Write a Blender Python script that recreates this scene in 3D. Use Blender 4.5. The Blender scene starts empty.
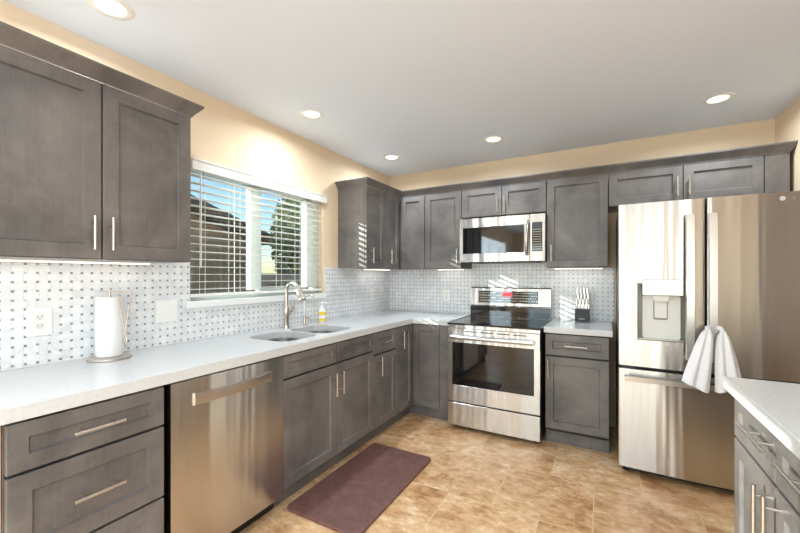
import bpy, bmesh, math, random
from mathutils import Vector, Matrix
from mathutils.geometry import tessellate_polygon
C = bpy.context.scene.collection
sc = bpy.context.scene
PI = math.pi
random.seed(7)

# ------------------------------------------------------------ camera, sky, sun, exposure
cam_d = bpy.data.cameras.new('camera'); cam = bpy.data.objects.new('camera', cam_d); C.objects.link(cam)
cam.location = (2.1897, -3.6763, 1.3114); cam.rotation_euler = (PI/2, 0, 0.5073)
cam_d.sensor_width = 36; cam_d.lens = 368.04/800*36; cam_d.shift_y = 0.01124
cam_d.clip_start = 0.02
sc.camera = cam
sc.view_settings.view_transform = 'Standard'; sc.view_settings.look = 'None'
sc.view_settings.exposure = 0.12; sc.view_settings.gamma = 1; sc.view_settings.use_curve_mapping = False

w = bpy.data.worlds.new('world'); sc.world = w; w.use_nodes = True
nt = w.node_tree; bg = nt.nodes['Background']
sky = nt.nodes.new('ShaderNodeTexSky'); sky.sky_type = 'NISHITA'; sky.sun_disc = False
sky.sun_elevation = math.radians(18); sky.sun_rotation = math.radians(230); sky.air_density = 1.0; sky.dust_density = 0.4
sky.ozone_density = 2.0
nt.links.new(sky.outputs[0], bg.inputs[0]); bg.inputs[1].default_value = 0.29

SUN_DIR = Vector((1, 1.10, -0.42)).normalized()
sd = bpy.data.lights.new('sun', 'SUN'); sd.energy = 9.5; sd.angle = 0.006; sd.color = (1, .95, .88)
so = bpy.data.objects.new('sun', sd); C.objects.link(so); so.rotation_euler = SUN_DIR.to_track_quat('-Z', 'Y').to_euler()

def area(name, loc, target, sx, sy, power, col):
    d = bpy.data.lights.new(name, 'AREA'); d.shape = 'RECTANGLE'; d.size = sx; d.size_y = sy; d.energy = power; d.color = col
    o = bpy.data.objects.new(name, d); C.objects.link(o); o.location = loc
    o.rotation_euler = (Vector(target)-Vector(loc)).to_track_quat('-Z', 'Y').to_euler(); return o
for x_, w_ in ((.62, .62), (1.30, .36), (1.84, .42), (2.50, .58)):
    area('patio_door_fill', (x_, -7.38, 1.10), (x_, 0, 1.10), w_, 2.0, 17*w_, (.76, .90, 1.0))  # added fill lamps, split into strips to band the steel reflections
area('side_window_fill', (0.03, -5.4, 1.35), (5, -5.4, 1.35), 2.0, 1.5, 80, (.76, .90, 1.0))  # added fill lamp out of view, also meant to reflect in the stove
area('side_window_fill', (3.25, -5.6, 1.35), (0, -5.6, 1.35), 2.2, 1.5, 66, (.80, .92, 1.0))  # another added fill lamp, spreads the brightness over more area

# ------------------------------------------------------------ materials
def lin(r, g, b):
    f = lambda c: (c/255/12.92) if c/255 <= .04045 else ((c/255+.055)/1.055)**2.4
    return (f(r), f(g), f(b), 1)
def mat(name, col, rough=.5, metal=0, **kw):
    m = bpy.data.materials.new(name); m.use_nodes = True
    b = m.node_tree.nodes['Principled BSDF']
    b.inputs['Base Color'].default_value = col; b.inputs['Roughness'].default_value = rough; b.inputs['Metallic'].default_value = metal
    for k, v in kw.items(): b.inputs[k.replace('_', ' ')].default_value = v
    return m
class NT:
    def __init__(s, m): s.t = m.node_tree; s.b = s.t.nodes['Principled BSDF']
    def n(s, typ, **kw):
        x = s.t.nodes.new(typ)
        for k, v in kw.items(): setattr(x, k, v)
        return x
    def l(s, a, b): s.t.links.new(a, b)
    def val(s, sock, v):
        if hasattr(v, 'links') or hasattr(v, 'is_linked'): s.l(v, sock)
        else: sock.default_value = v
    def math(s, op, a, b=0.0, c=0.0):
        x = s.n('ShaderNodeMath', operation=op)
        s.val(x.inputs[0], a); s.val(x.inputs[1], b); s.val(x.inputs[2], c)
        return x.outputs[0]
    def mix(s, f, a, b, blend='MIX'):
        x = s.n('ShaderNodeMix', data_type='RGBA', blend_type=blend)
        s.val(x.inputs[0], f); s.val(x.inputs[6], a); s.val(x.inputs[7], b); return x.outputs[2]
    def noise(s, vec, scale, detail=4, rough=.6, dist=0):
        x = s.n('ShaderNodeTexNoise'); s.l(vec, x.inputs['Vector']); x.inputs['Scale'].default_value = scale
        x.inputs['Detail'].default_value = detail; x.inputs['Roughness'].default_value = rough; x.inputs['Distortion'].default_value = dist
        return x.outputs['Fac']
    def ramp(s, fac, stops):
        x = s.n('ShaderNodeValToRGB'); s.l(fac, x.inputs[0]); e = x.color_ramp.elements
        e[0].position, e[0].color = stops[0]; e[1].position, e[1].color = stops[-1]
        for p, c in stops[1:-1]:
            q = e.new(p); q.color = c
        return x.outputs[0]
    def obj(s): return s.n('ShaderNodeTexCoord').outputs['Object']
    def geo(s): return s.n('ShaderNodeNewGeometry').outputs['Position']
    def mapping(s, vec, scale=(1,1,1), loc=(0,0,0), rot=(0,0,0)):
        x = s.n('ShaderNodeMapping'); s.l(vec, x.inputs[0]); x.inputs['Scale'].default_value = scale; x.inputs['Location'].default_value = loc
        x.inputs['Rotation'].default_value = rot; return x.outputs[0]
    def bump(s, h, strength=.2, dist=.002):
        x = s.n('ShaderNodeBump'); x.inputs['Strength'].default_value = strength; x.inputs['Distance'].default_value = dist
        s.l(h, x.inputs['Height']); s.l(x.outputs[0], s.b.inputs['Normal'])

def wood_mat(name, c_dark, c_light, rough=.37):
    m = mat(name, c_dark, rough); n = NT(m); v = n.geo()
    a = n.noise(v, 3.2, 3, .6, .4)
    g = n.noise(n.mapping(v, (60, 60, 3.5)), 1.6, 3, .7)
    g2 = n.noise(v, 55, 2, .6)
    f = n.math('ADD', n.math('MULTIPLY', a, .76), n.math('ADD', n.math('MULTIPLY', g, .15), n.math('MULTIPLY', g2, .09)))
    n.l(n.ramp(f, [(.34, c_dark), (.66, c_light)]), n.b.inputs['Base Color'])
    n.bump(g, .05, .001); return m
M = {}
M['cabinet'] = wood_mat('grey stained maple', lin(82, 79, 79), lin(124, 118, 114))
M['cabinet_body'] = mat('cabinet carcass grey', lin(36, 34, 34), .5)
M['gap_shade'] = mat('door gap shade', lin(34, 32, 32), .6)  # near-black: shade between the doors put into a colour
M['maple'] = wood_mat('natural maple edge', lin(190, 160, 120), lin(215, 185, 148))
M['black'] = mat('black plastic', lin(16, 16, 17), .4)
M['dark'] = mat('dark grey plastic', lin(48, 48, 50), .45)
M['blackglass'] = mat('black glass', lin(8, 8, 9), .04, 0, Specular_IOR_Level=.75)
M['white'] = mat('white plastic', lin(236, 235, 230), .35)
M['vinyl'] = mat('white vinyl', lin(238, 246, 244), .35)
M['slat'] = mat('blind slat white', lin(240, 240, 234), .45)
M['chrome'] = mat('polished chrome', lin(225, 222, 218), .12, 1)
M['nickel'] = mat('brushed nickel', lin(200, 192, 184), .33, 1)
M['yellow'] = mat('yellow label', lin(238, 205, 60), .5)
M['paper'] = mat('paper towel', lin(226, 226, 224), .9)
M['cream'] = mat('pale grey plastic', lin(222, 222, 216), .4)
M['wire'] = mat('copper toned wire', lin(205, 185, 170), .3, 1)
M['redlamp'] = mat('red display', lin(200, 30, 40), .4, Emission_Color=lin(255, 60, 70), Emission_Strength=1.2)
M['print'] = mat('white print', lin(225, 225, 225), .5)
M['greyprint'] = mat('grey print', lin(120, 120, 120), .5)

def steel_mat(name, col, rough=.26, aniso=1.0):
    m = mat(name, col, rough, 1); n = NT(m)
    t = n.n('ShaderNodeTangent', direction_type='RADIAL', axis='Z'); n.l(t.outputs[0], n.b.inputs['Tangent'])
    n.b.inputs['Anisotropic'].default_value = aniso; n.b.inputs['Anisotropic Rotation'].default_value = 0.25
    v = n.geo(); g = n.noise(n.mapping(v, (3, 3, 700)), 1.0, 2, .6)
    n.l(n.math('ADD', n.math('MULTIPLY', g, .06), rough-.03), n.b.inputs['Roughness'])
    wv = n.noise(n.mapping(v, (7.0, 7.0, .35)), 1.0, 2, .5); n.bump(wv, .45, .02)
    return m
M['steel'] = steel_mat('brushed stainless steel', lin(203, 199, 194), .24)
M['steel_plain'] = mat('satin steel', lin(205, 203, 200), .3, 1)
M['sinksteel'] = mat('sink steel', lin(188, 186, 182), .36, 1)

def paint_mat(name, col, rough=.7, bump=.12):
    m = mat(name, col, rough); n = NT(m); v = n.geo()
    h = n.noise(v, 70, 3, .55); n.bump(h, bump, .003); return m
M['wall'] = paint_mat('warm beige wall paint', lin(232, 208, 178), .75, .15)
M['ceiling'] = paint_mat('white ceiling paint', lin(226, 233, 243), .85, .12)

m = mat('white quartz', lin(236, 235, 234), .16); n = NT(m); v = n.geo()
n.l(n.ramp(n.noise(v, 60, 3, .6), [(.3, lin(200, 200, 201)), (.6, lin(207, 208, 209))]), n.b.inputs['Base Color']); M['quartz'] = m
m = mat('white marble sill', lin(238, 239, 238), .3); M['sill'] = m

def mosaic(name, axis, u0):
    m = mat(name, lin(225, 225, 225), .22); n = NT(m); v = n.geo()
    sp = n.n('ShaderNodeSeparateXYZ'); n.l(v, sp.inputs[0]); U = sp.outputs[axis]; Z = sp.outputs[2]; p = .03935
    a = n.math('DIVIDE', n.math('ADD', U, -u0), p); b = n.math('DIVIDE', n.math('ADD', Z, -.929), p)
    fa = n.math('SUBTRACT', n.math('FRACT', n.math('ADD', a, .5)), .5); fb = n.math('SUBTRACT', n.math('FRACT', n.math('ADD', b, .5)), .5)
    aa = n.math('ABSOLUTE', fa); ab = n.math('ABSOLUTE', fb)
    dot = n.math('LESS_THAN', n.math('MAXIMUM', aa, ab), .128)
    ia = n.math('FLOOR', a); ib = n.math('FLOOR', b)
    par = n.math('ABSOLUTE', n.math('MODULO', n.math('ADD', ia, ib), 2.0)); par = n.math('GREATER_THAN', par, .5)
    # each cell between four dots holds one slab, upright or lying by turns
    gh = n.math('MULTIPLY', n.math('LESS_THAN', n.math('ABSOLUTE', n.math('SUBTRACT', aa, .14)), .018), par)
    gv = n.math('MULTIPLY', n.math('LESS_THAN', n.math('ABSOLUTE', n.math('SUBTRACT', ab, .14)), .018), n.math('SUBTRACT', 1.0, par))
    gr = n.math('MAXIMUM', gh, gv)
    cb = n.n('ShaderNodeCombineXYZ'); n.l(ia, cb.inputs[0]); n.l(ib, cb.inputs[1]); n.l(par, cb.inputs[2])
    wn = n.n('ShaderNodeTexWhiteNoise'); n.l(cb.outputs[0], wn.inputs[0])
    slab = n.ramp(wn.outputs[0], [(0, lin(222, 223, 225)), (.5, lin(229, 230, 231)), (1, lin(236, 236, 235))])
    vein = n.ramp(n.noise(v, 9, 5, .65, 1.5), [(.42, lin(255, 255, 255)), (.5, lin(238, 239, 242)), (.58, lin(255, 255, 255))])
    slab = n.mix(.7, slab, vein, 'MULTIPLY')
    c = n.mix(gr, slab, lin(205, 205, 204))
    dv = n.n('ShaderNodeCombineXYZ'); n.l(n.math('ROUND', a), dv.inputs[0]); n.l(n.math('ROUND', b), dv.inputs[1])
    wn2 = n.n('ShaderNodeTexWhiteNoise'); n.l(dv.outputs[0], wn2.inputs[0])
    dc = n.ramp(wn2.outputs[0], [(0, lin(122, 122, 126)), (.85, lin(160, 160, 163)), (1, lin(200, 200, 202))])
    n.l(n.mix(dot, c, dc), n.b.inputs['Base Color']); return m
M['mosaic_side'] = mosaic('basketweave marble mosaic side', 1, -3.114)
M['mosaic_back'] = mosaic('basketweave marble mosaic back', 0, 1.8233)

def floor_mat():
    m = mat('travertine floor tile', lin(200, 165, 125), .3); n = NT(m); v = n.geo()
    mp = n.mapping(v, (1, 1, 1), (-.86-.255+10.2, 1.08+10.2, 0))
    b = n.n('ShaderNodeTexBrick'); b.offset = .5; b.offset_frequency = 2; b.squash = 1
    n.l(mp, b.inputs['Vector']); b.inputs['Scale'].default_value = 1; b.inputs['Mortar Size'].default_value = .0028
    b.inputs['Mortar Smooth'].default_value = .3; b.inputs['Bias'].default_value = 0
    b.inputs['Brick Width'].default_value = .51; b.inputs['Row Height'].default_value = .51
    b.inputs['Color1'].default_value = (0, 0, 0, 1); b.inputs['Color2'].default_value = (1, 1, 1, 1)
    # every tile samples its own patch of stone
    sx = n.n('ShaderNodeVectorMath', operation='SCALE'); n.l(b.outputs['Color'], sx.inputs[0]); sx.inputs['Scale'].default_value = 7.0
    ad = n.n('ShaderNodeVectorMath', operation='ADD'); n.l(v, ad.inputs[0]); n.l(sx.outputs[0], ad.inputs[1])
    vv = ad.outputs[0]
    big = n.noise(vv, 2.6, 5, .62, .9); fine = n.noise(n.mapping(vv, (1, 1.6, 1)), 14, 5, .7, .5)
    f = n.math('ADD', n.math('MULTIPLY', big, .5), n.math('MULTIPLY', fine, .5))
    c = n.ramp(f, [(.37, lin(160, 114, 74)), (.46, lin(198, 154, 110)), (.54, lin(216, 178, 136)), (.63, lin(236, 210, 176))])
    pit = n.ramp(n.noise(vv, 38, 6, .75), [(.30, lin(190, 160, 130)), (.40, lin(255, 255, 255))])
    c = n.mix(.6, c, pit, 'MULTIPLY')
    c = n.mix(b.outputs['Fac'], c, lin(216, 188, 150))
    n.l(c, n.b.inputs['Base Color'])
    n.l(n.math('ADD', n.math('MULTIPLY', fine, .2), .22), n.b.inputs['Roughness']); return m
M['floor'] = floor_mat()
m = mat('brown mat vinyl', lin(86, 54, 47), .45); n = NT(m); v = n.geo()
n.l(n.ramp(n.noise(v, 20, 4, .7), [(.3, lin(98, 66, 60)), (.7, lin(124, 88, 80))]), n.b.inputs['Base Color'])
vo = n.n('ShaderNodeTexVoronoi'); n.l(v, vo.inputs['Vector']); vo.inputs['Scale'].default_value = 260; n.bump(vo.outputs[0], .35, .001); M['mat'] = m
m = mat('white towel cotton', lin(238, 238, 242), .95); n = NT(m); n.bump(n.noise(n.geo(), 420, 2, .6), .5, .002); M['towel'] = m

m = mat('window glass', (1, 1, 1, 1), 0, 0); t = m.node_tree; t.nodes.clear()
o_ = t.nodes.new('ShaderNodeOutputMaterial'); mx = t.nodes.new('ShaderNodeMixShader'); tr = t.nodes.new('ShaderNodeBsdfTransparent')
gl = t.nodes.new('ShaderNodeBsdfGlossy'); gl.inputs['Roughness'].default_value = 0
tr.inputs[0].default_value = (.86, .92, .91, 1)
mx.inputs[0].default_value = .07; t.links.new(tr.outputs[0], mx.inputs[1]); t.links.new(gl.outputs[0], mx.inputs[2]); t.links.new(mx.outputs[0], o_.inputs[0])
M['glass'] = m
def emit(name, col, s):
    m = mat(name, col, .5); b = m.node_tree.nodes['Principled BSDF']
    b.inputs['Emission Color'].default_value = col; b.inputs['Emission Strength'].default_value = s; return m
M['lamp'] = emit('lit lamp lens', lin(255, 244, 222), 3.2)
M['strip'] = emit('lit strip', lin(255, 240, 225), 3.0)
m = mat('clear soap bottle', lin(245, 245, 240), .1); M['bottle'] = m
# outdoors
M['stucco'] = paint_mat('tan stucco', lin(196, 162, 130), .9, .3)
M['fascia'] = mat('brown fascia', lin(90, 64, 48), .7)
m = mat('roof tile', lin(96, 88, 88), .8); n = NT(m); v = n.geo()
wv = n.n('ShaderNodeTexWave'); n.l(v, wv.inputs['Vector']); wv.inputs['Scale'].default_value = 2.2; wv.bands_direction = 'X'
n.l(n.mix(wv.outputs[0], lin(70, 64, 66), lin(140, 128, 122)), n.b.inputs['Base Color']); M['rooftile'] = m
m = mat('block wall', lin(140, 120, 104), .9); n = NT(m)
br = n.n('ShaderNodeTexBrick'); n.l(n.mapping(n.geo(), (1, 1, 1), (0, 0, 0), (PI/2, 0, PI/2)), br.inputs['Vector']); br.inputs['Scale'].default_value = 1
br.inputs['Brick Width'].default_value = .4; br.inputs['Row Height'].default_value = .2; br.inputs['Mortar Size'].default_value = .006
br.inputs['Color1'].default_value = lin(150, 128, 112); br.inputs['Color2'].default_value = lin(126, 108, 96); br.inputs['Mortar'].default_value = lin(90, 80, 74)
n.l(br.outputs[0], n.b.inputs['Base Color']); M['block'] = m
m = mat('leaves', lin(86, 96, 54), .7); n = NT(m); n.l(n.ramp(n.noise(n.geo(), 6, 3), [(.3, lin(90, 104, 62)), (.7, lin(160, 168, 112))]), n.b.inputs['Base Color']); M['leaf'] = m
M['bark'] = mat('bark', lin(88, 70, 56), .9)
M['gravel'] = paint_mat('gravel', lin(170, 148, 124), .9, .5)

# ------------------------------------------------------------ mesh helpers
class MB:
    def __init__(s): s.bm = bmesh.new()
    def box(s, x0, x1, y0, y1, z0, z1, bev=0, seg=1):
        r = bmesh.ops.create_cube(s.bm, size=1)
        vs = r['verts']
        for v in vs:
            v.co = Vector(((x0+x1)/2+v.co.x*(x1-x0), (y0+y1)/2+v.co.y*(y1-y0), (z0+z1)/2+v.co.z*(z1-z0)))
        if bev:
            es = list({e for v in vs for e in v.link_edges})
            bmesh.ops.bevel(s.bm, geom=es, offset=bev, segments=seg, affect='EDGES', profile=.5)
        return s
    def prism(s, pts, d, axis='z', a=0, b=1, bev=0):
        """pts: 2D outline; extruded along axis from a to b"""
        def P(p, h):
            return {'z': (p[0], p[1], h), 'y': (p[0], h, p[1]), 'x': (h, p[0], p[1])}[axis]
        lo = [s.bm.verts.new(P(p, a)) for p in pts]; hi = [s.bm.verts.new(P(p, b)) for p in pts]
        n = len(pts); fs = [s.bm.faces.new(lo[::-1]), s.bm.faces.new(hi)]
        for i in range(n): fs.append(s.bm.faces.new((lo[i], lo[(i+1) % n], hi[(i+1) % n], hi[i])))
        bmesh.ops.recalc_face_normals(s.bm, faces=fs)
        if bev:
            es = list({e for f in fs[:2] for e in f.edges}); bmesh.ops.bevel(s.bm, geom=es, offset=bev, segments=2, affect='EDGES', profile=.5)
        return s
    def tube(s, path, r, seg=10, cap=True):
        path = [Vector(p) for p in path]; rs = r if isinstance(r, (list, tuple)) else [r]*len(path)
        t = [(path[min(i+1, len(path)-1)]-path[max(i-1, 0)]).normalized() for i in range(len(path))]
        u = t[0].orthogonal().normalized(); rings = []
        for i, p in enumerate(path):
            u = (u - t[i]*u.dot(t[i])).normalized(); v = t[i].cross(u)
            rings.append([s.bm.verts.new(p+(u*math.cos(2*PI*k/seg)+v*math.sin(2*PI*k/seg))*rs[i]) for k in range(seg)])
        for a, b in zip(rings, rings[1:]):
            for k in range(seg): s.bm.faces.new((a[k], a[(k+1) % seg], b[(k+1) % seg], b[k]))
        if cap: s.bm.faces.new(rings[0][::-1]); s.bm.faces.new(rings[-1])
        return s
    def lathe(s, prof, c=(0, 0, 0), seg=32, sx=1, sy=1):
        rings = []
        for r, z in prof:
            if r < 1e-6: rings.append([s.bm.verts.new((c[0], c[1], c[2]+z))])
            else: rings.append([s.bm.verts.new((c[0]+sx*r*math.cos(2*PI*k/seg), c[1]+sy*r*math.sin(2*PI*k/seg), c[2]+z)) for k in range(seg)])
        for a, b in zip(rings, rings[1:]):
            for k in range(seg):
                k2 = (k+1) % seg
                if len(a) == 1 and len(b) == 1: continue
                if len(a) == 1: s.bm.faces.new((a[0], b[k2], b[k]))
                elif len(b) == 1: s.bm.faces.new((a[k], a[k2], b[0]))
                else: s.bm.faces.new((a[k], a[k2], b[k2], b[k]))
        return s
    def holed(s, outer, holes, z0, z1):
        """flat plate with holes, extruded z0..z1"""
        loops = [outer]+holes
        tris = tessellate_polygon([[Vector((p[0], p[1], 0)) for p in L] for L in loops])
        flat = [p for L in loops for p in L]
        lo = [s.bm.verts.new((p[0], p[1], z0)) for p in flat]; hi = [s.bm.verts.new((p[0], p[1], z1)) for p in flat]
        for t in tris:
            s.bm.faces.new([hi[i] for i in t]); s.bm.faces.new([lo[i] for i in t][::-1])
        k = 0
        for L in loops:
            n = len(L)
            for i in range(n):
                j = (i+1) % n; s.bm.faces.new((lo[k+i], lo[k+j], hi[k+j], hi[k+i]))
            k += n
        bmesh.ops.recalc_face_normals(s.bm, faces=s.bm.faces)
        return s
    def build(s, name, m, parent=None, smooth=False, loc=None):
        me = bpy.data.meshes.new(name); bmesh.ops.recalc_face_normals(s.bm, faces=s.bm.faces); s.bm.to_mesh(me); s.bm.free()
        me.materials.append(m)
        if smooth:
            me.polygons.foreach_set('use_smooth', [True]*len(me.polygons))
            try: me.set_sharp_from_angle(angle=math.radians(40))
            except Exception: pass
        o = bpy.data.objects.new(name, me); C.objects.link(o)
        if parent: o.parent = parent
        if loc: o.location = loc
        return o
def rrect(x0, x1, y0, y1, r, k=6):
    pts = []
    for cx, cy, a in ((x1-r, y1-r, 0), (x0+r, y1-r, 90), (x0+r, y0+r, 180), (x1-r, y0+r, 270)):
        for i in range(k+1):
            t = math.radians(a+90*i/k); pts.append((cx+r*math.cos(t), cy+r*math.sin(t)))
    return pts
def tag(o, label, cat, group=None, kind=None):
    if label: o['label'] = label
    if cat: o['category'] = cat
    if group: o['group'] = group
    if kind: o['kind'] = kind
    return o
def thing(name, label, cat, loc=(0, 0, 0), rz=0, group=None):
    o = bpy.data.objects.new(name, None); o.empty_display_size = .1; C.objects.link(o); o.location = loc; o.rotation_euler = (0, 0, rz)
    return tag(o, label, cat, group)
def struct(name, mb, m, label=None):
    o = mb.build(name, m); o['kind'] = 'structure'
    if label: o['label'] = label
    return o
def copy_tree(o, parent=None):
    kids = [c for c in bpy.data.objects if c.parent == o]
    c = o.copy(); C.objects.link(c); c.parent = parent
    for k in kids: copy_tree(k, c)
    return c

# ------------------------------------------------------------ the room
H = 2.4575; XR = 3.277; YB = -7.45
struct('floor', MB().box(-.0, XR, YB, 0, -.1, 0), M['floor'])
struct('ceiling', MB().box(-.15, XR+.15, YB-.15, .15, H, H+.12), M['ceiling'])
struct('wall_back', MB().box(-.15, XR+.15, 0, .15, 0, H), M['wall'])
struct('wall_right', MB().box(XR, XR+.15, -4.5, 0, 0, H).box(XR, XR+.15, YB, -6.7, 0, H).box(XR, XR+.15, -6.7, -4.5, 0, .6).box(XR, XR+.15, -6.7, -4.5, 2.1, H), M['wall'])
WY0, WY1, WZ0, WZ1 = -2.352, -1.142, 1.155, 2.012
wl = MB()
wl.box(-.15, 0, WY1, 0, 0, H).box(-.15, 0, WY0, WY1, 0, WZ0-.04).box(-.15, 0, WY0, WY1, WZ1, H).box(-.15, 0, -4.4, WY0, 0, H)
wl.box(-.15, 0, -6.4, -4.4, 0, .6).box(-.15, 0, -6.4, -4.4, 2.1, H).box(-.15, 0, YB, -6.4, 0, H)
struct('wall_left', wl, M['wall'])
wf = MB(); wf.box(-.15, .2, YB-.15, YB, 0, H).box(2.9, XR+.15, YB-.15, YB, 0, H).box(.2, 2.9, YB-.15, YB, 2.13, H)
struct('wall_front', wf, M['wall'])
def frame_yz(mb, x0, x1, y0, y1, z0, z1, t):
    mb.box(x0, x1, y0, y0+t, z0, z1).box(x0, x1, y1-t, y1, z0, z1).box(x0, x1, y0+t, y1-t, z0, z0+t).box(x0, x1, y0+t, y1-t, z1-t, z1); return mb
# kitchen window: sliding vinyl window, white centre stile
wn = MB(); frame_yz(wn, -.14, -.075, WY0, WY1, WZ0, WZ1, .036); wn.box(-.13, -.08, -1.848, -1.755, WZ0+.05, WZ1-.05)
wn.box(-.125, -.07, -1.285, -1.195, WZ0+.05, WZ1-.05)
wn.box(-.125, -.07, -1.77, -1.28, WZ0+.035, WZ0+.06)
w1 = struct('window_1', wn, M['vinyl'])
MB().box(-.103, -.099, WY0+.04, -1.84, WZ0+.04, WZ1-.04).build('window_pane', M['glass'], w1)
MB().box(-.098, -.094, -1.80, -1.25, WZ0+.06, WZ1-.06).build('window_pane', M['glass'], w1)
struct('trim_1', MB().box(-.135, .022, -2.381, -1.128, 1.113, 1.155, .003), M['sill'], 'white marble window sill')
w2 = struct('added_window_2', frame_yz(MB(), -.12, -.04, -6.4, -4.4, .6, 2.1, .06).box(-.11, -.05, -5.43, -5.37, .66, 2.04), M['vinyl'])  # unseen window, added to go with the left fill lamp
MB().box(-.09, -.085, -6.35, -4.45, .65, 2.05).build('window_pane', M['glass'], w2)
w3 = struct('added_window_3', frame_yz(MB(), XR+.04, XR+.12, -6.7, -4.5, .6, 2.1, .06).box(XR+.05, XR+.11, -5.63, -5.57, .66, 2.04), M['vinyl'])  # unseen window, added to go with the right fill lamp
MB().box(XR+.085, XR+.09, -6.65, -4.55, .65, 2.05).build('window_pane', M['glass'], w3)
d1 = MB(); d1.box(.2, .28, YB-.1, YB, 0, 2.13).box(2.82, 2.9, YB-.1, YB, 0, 2.13).box(.28, 2.82, YB-.1, YB, 2.05, 2.13).box(1.5, 1.6, YB-.09, YB-.02, 0, 2.05).box(.28, 2.82, YB-.1, YB, 0, .06)
d1 = struct('door_1', d1, M['vinyl'])
MB().box(.27, 2.83, YB-.07, YB-.062, .05, 2.06).build('door_pane', M['glass'], d1)
struct('trim_2', MB().box(-.50, -.15, -4.2, .6, 2.10, 2.24), M['fascia'], 'roof eave above the window outside')
d2 = struct('door_2', MB().box(XR-.018, XR-.0005, -1.72, -1.63, 0, 2.12).box(XR-.018, XR-.0005, -1.01, -.92, 0, 2.12).box(XR-.018, XR-.0005, -1.63, -1.01, 2.03, 2.12), M['white'])  # unseen door, put in for vertical stripes in the refrigerator reflections
MB().box(XR-.010, XR-.0006, -1.625, -1.015, .01, 2.025).build('door_panel', mat('tan door paint', lin(150, 122, 98), .5), d2)
struct('baseboard_right', MB().box(XR-.014, XR-.0005, -7.44, -.9, 0, .09), M['white'])

# ------------------------------------------------------------ outdoors beyond the window
struct('ground', MB().box(-30, -.16, -20, 25, -.25, -.15), M['gravel'], 'gravel yard outside the window')
hs = thing('house', 'neighbouring tan house with sloping tiled roof seen through the left window pane', 'house', (-5.2, 0, -.15))
R0 = (-3.6, 4.2); 
def rz(y): return 3.35-.30*(y+.6) if y > -.6 else 3.35+.30*(y+.6)
MB().prism([(-4.2, 0), (2.8, 0), (2.8, rz(2.8)-.12), (-.6, rz(-.6)-.12), (-4.2, rz(-4.2)-.12)], 0, 'x', -6, -.25).build('wall', M['stucco'], hs)
MB().prism([(-4.6, rz(-4.6)), (-.6, rz(-.6)), (3.05, rz(3.05)), (3.05, rz(3.05)+.12), (-.6, rz(-.6)+.12), (-4.6, rz(-4.6)+.12)], 0, 'x', -6.3, .2).build('roof', M['rooftile'], hs)
MB().prism([(-4.6, rz(-4.6)-.16), (-.6, rz(-.6)-.16), (3.05, rz(3.05)-.16), (3.05, rz(3.05)), (-.6, rz(-.6)), (-4.6, rz(-4.6))], 0, 'x', .16, .22).build('fascia', M['fascia'], hs)
tag(MB().box(-3.6, -3.45, -9, 14, -.15, 1.35).build('yard_wall', M['block']), 'tan concrete block wall outside, low behind both window panes', 'wall')
def tree(x, y, h, r, label, seed):
    rnd = random.Random(seed)
    t = thing('tree', label, 'tree', (x, y, -.15), 0, None)
    MB().tube([(0, 0, 0), (.05, .03, h*.35), (-.05, 0, h*.7)], [.12, .09, .03], 8).build('trunk', M['bark'], t)
    mb = MB()
    for i in range(4200):
        a = rnd.uniform(0, 2*PI); b = math.acos(rnd.uniform(-1, 1)); rr = r*rnd.uniform(.35, 1.0)**.6
        p = Vector((rr*math.sin(b)*math.cos(a), rr*math.sin(b)*math.sin(a), h*.62+rr*math.cos(b)*h*.42/r))
        d1_ = Vector((rnd.uniform(-1, 1), rnd.uniform(-1, 1), rnd.uniform(-1, 1))).normalized()*rnd.uniform(.06, .12)
        d2_ = d1_.orthogonal().normalized()*d1_.length*.45
        vs = [mb.bm.verts.new(p+q) for q in (-d1_, d2_, d1_, -d2_)]; mb.bm.faces.new(vs)
    mb.build('foliage', M['leaf'], t)
tree(-3.88, 3.1, 3.7, 1.06, 'bushy olive green tree seen behind the right window pane', 3)
tree(-2.6, 1.25, 1.15, .42, 'low green shrub by the neighbouring house seen beside the centre window stile', 5)
tree(-6.6, 6.9, 4.6, 1.9, 'tall green tree farthest right outside behind the blind', 9)

# ------------------------------------------------------------ backsplash
bs = MB(); bs.prism([(-3.6, .915), (-.0085, .915), (-.0085, 1.386), (-1.127, 1.386), (-1.127, 1.112), (-2.382, 1.112), (-2.382, 1.155), (-2.353, 1.155), (-2.353, 1.392), (-3.6, 1.392)], 0, 'x', .0005, .008)
tag(bs.build('tile_backsplash', M['mosaic_side']), 'grey dotted basketweave marble backsplash under the window and behind the sink', 'backsplash')
bs = MB().prism([(.0005, .915), (2.262, .915), (2.262, 1.378), (1.753, 1.378), (1.753, 1.45), (.998, 1.45), (.998, 1.378), (.0005, 1.378)], 0, 'y', -.008, -.0005)
tag(bs.build('tile_backsplash', M['mosaic_back']), 'grey dotted basketweave marble backsplash behind the stove and knife block', 'backsplash')

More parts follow.
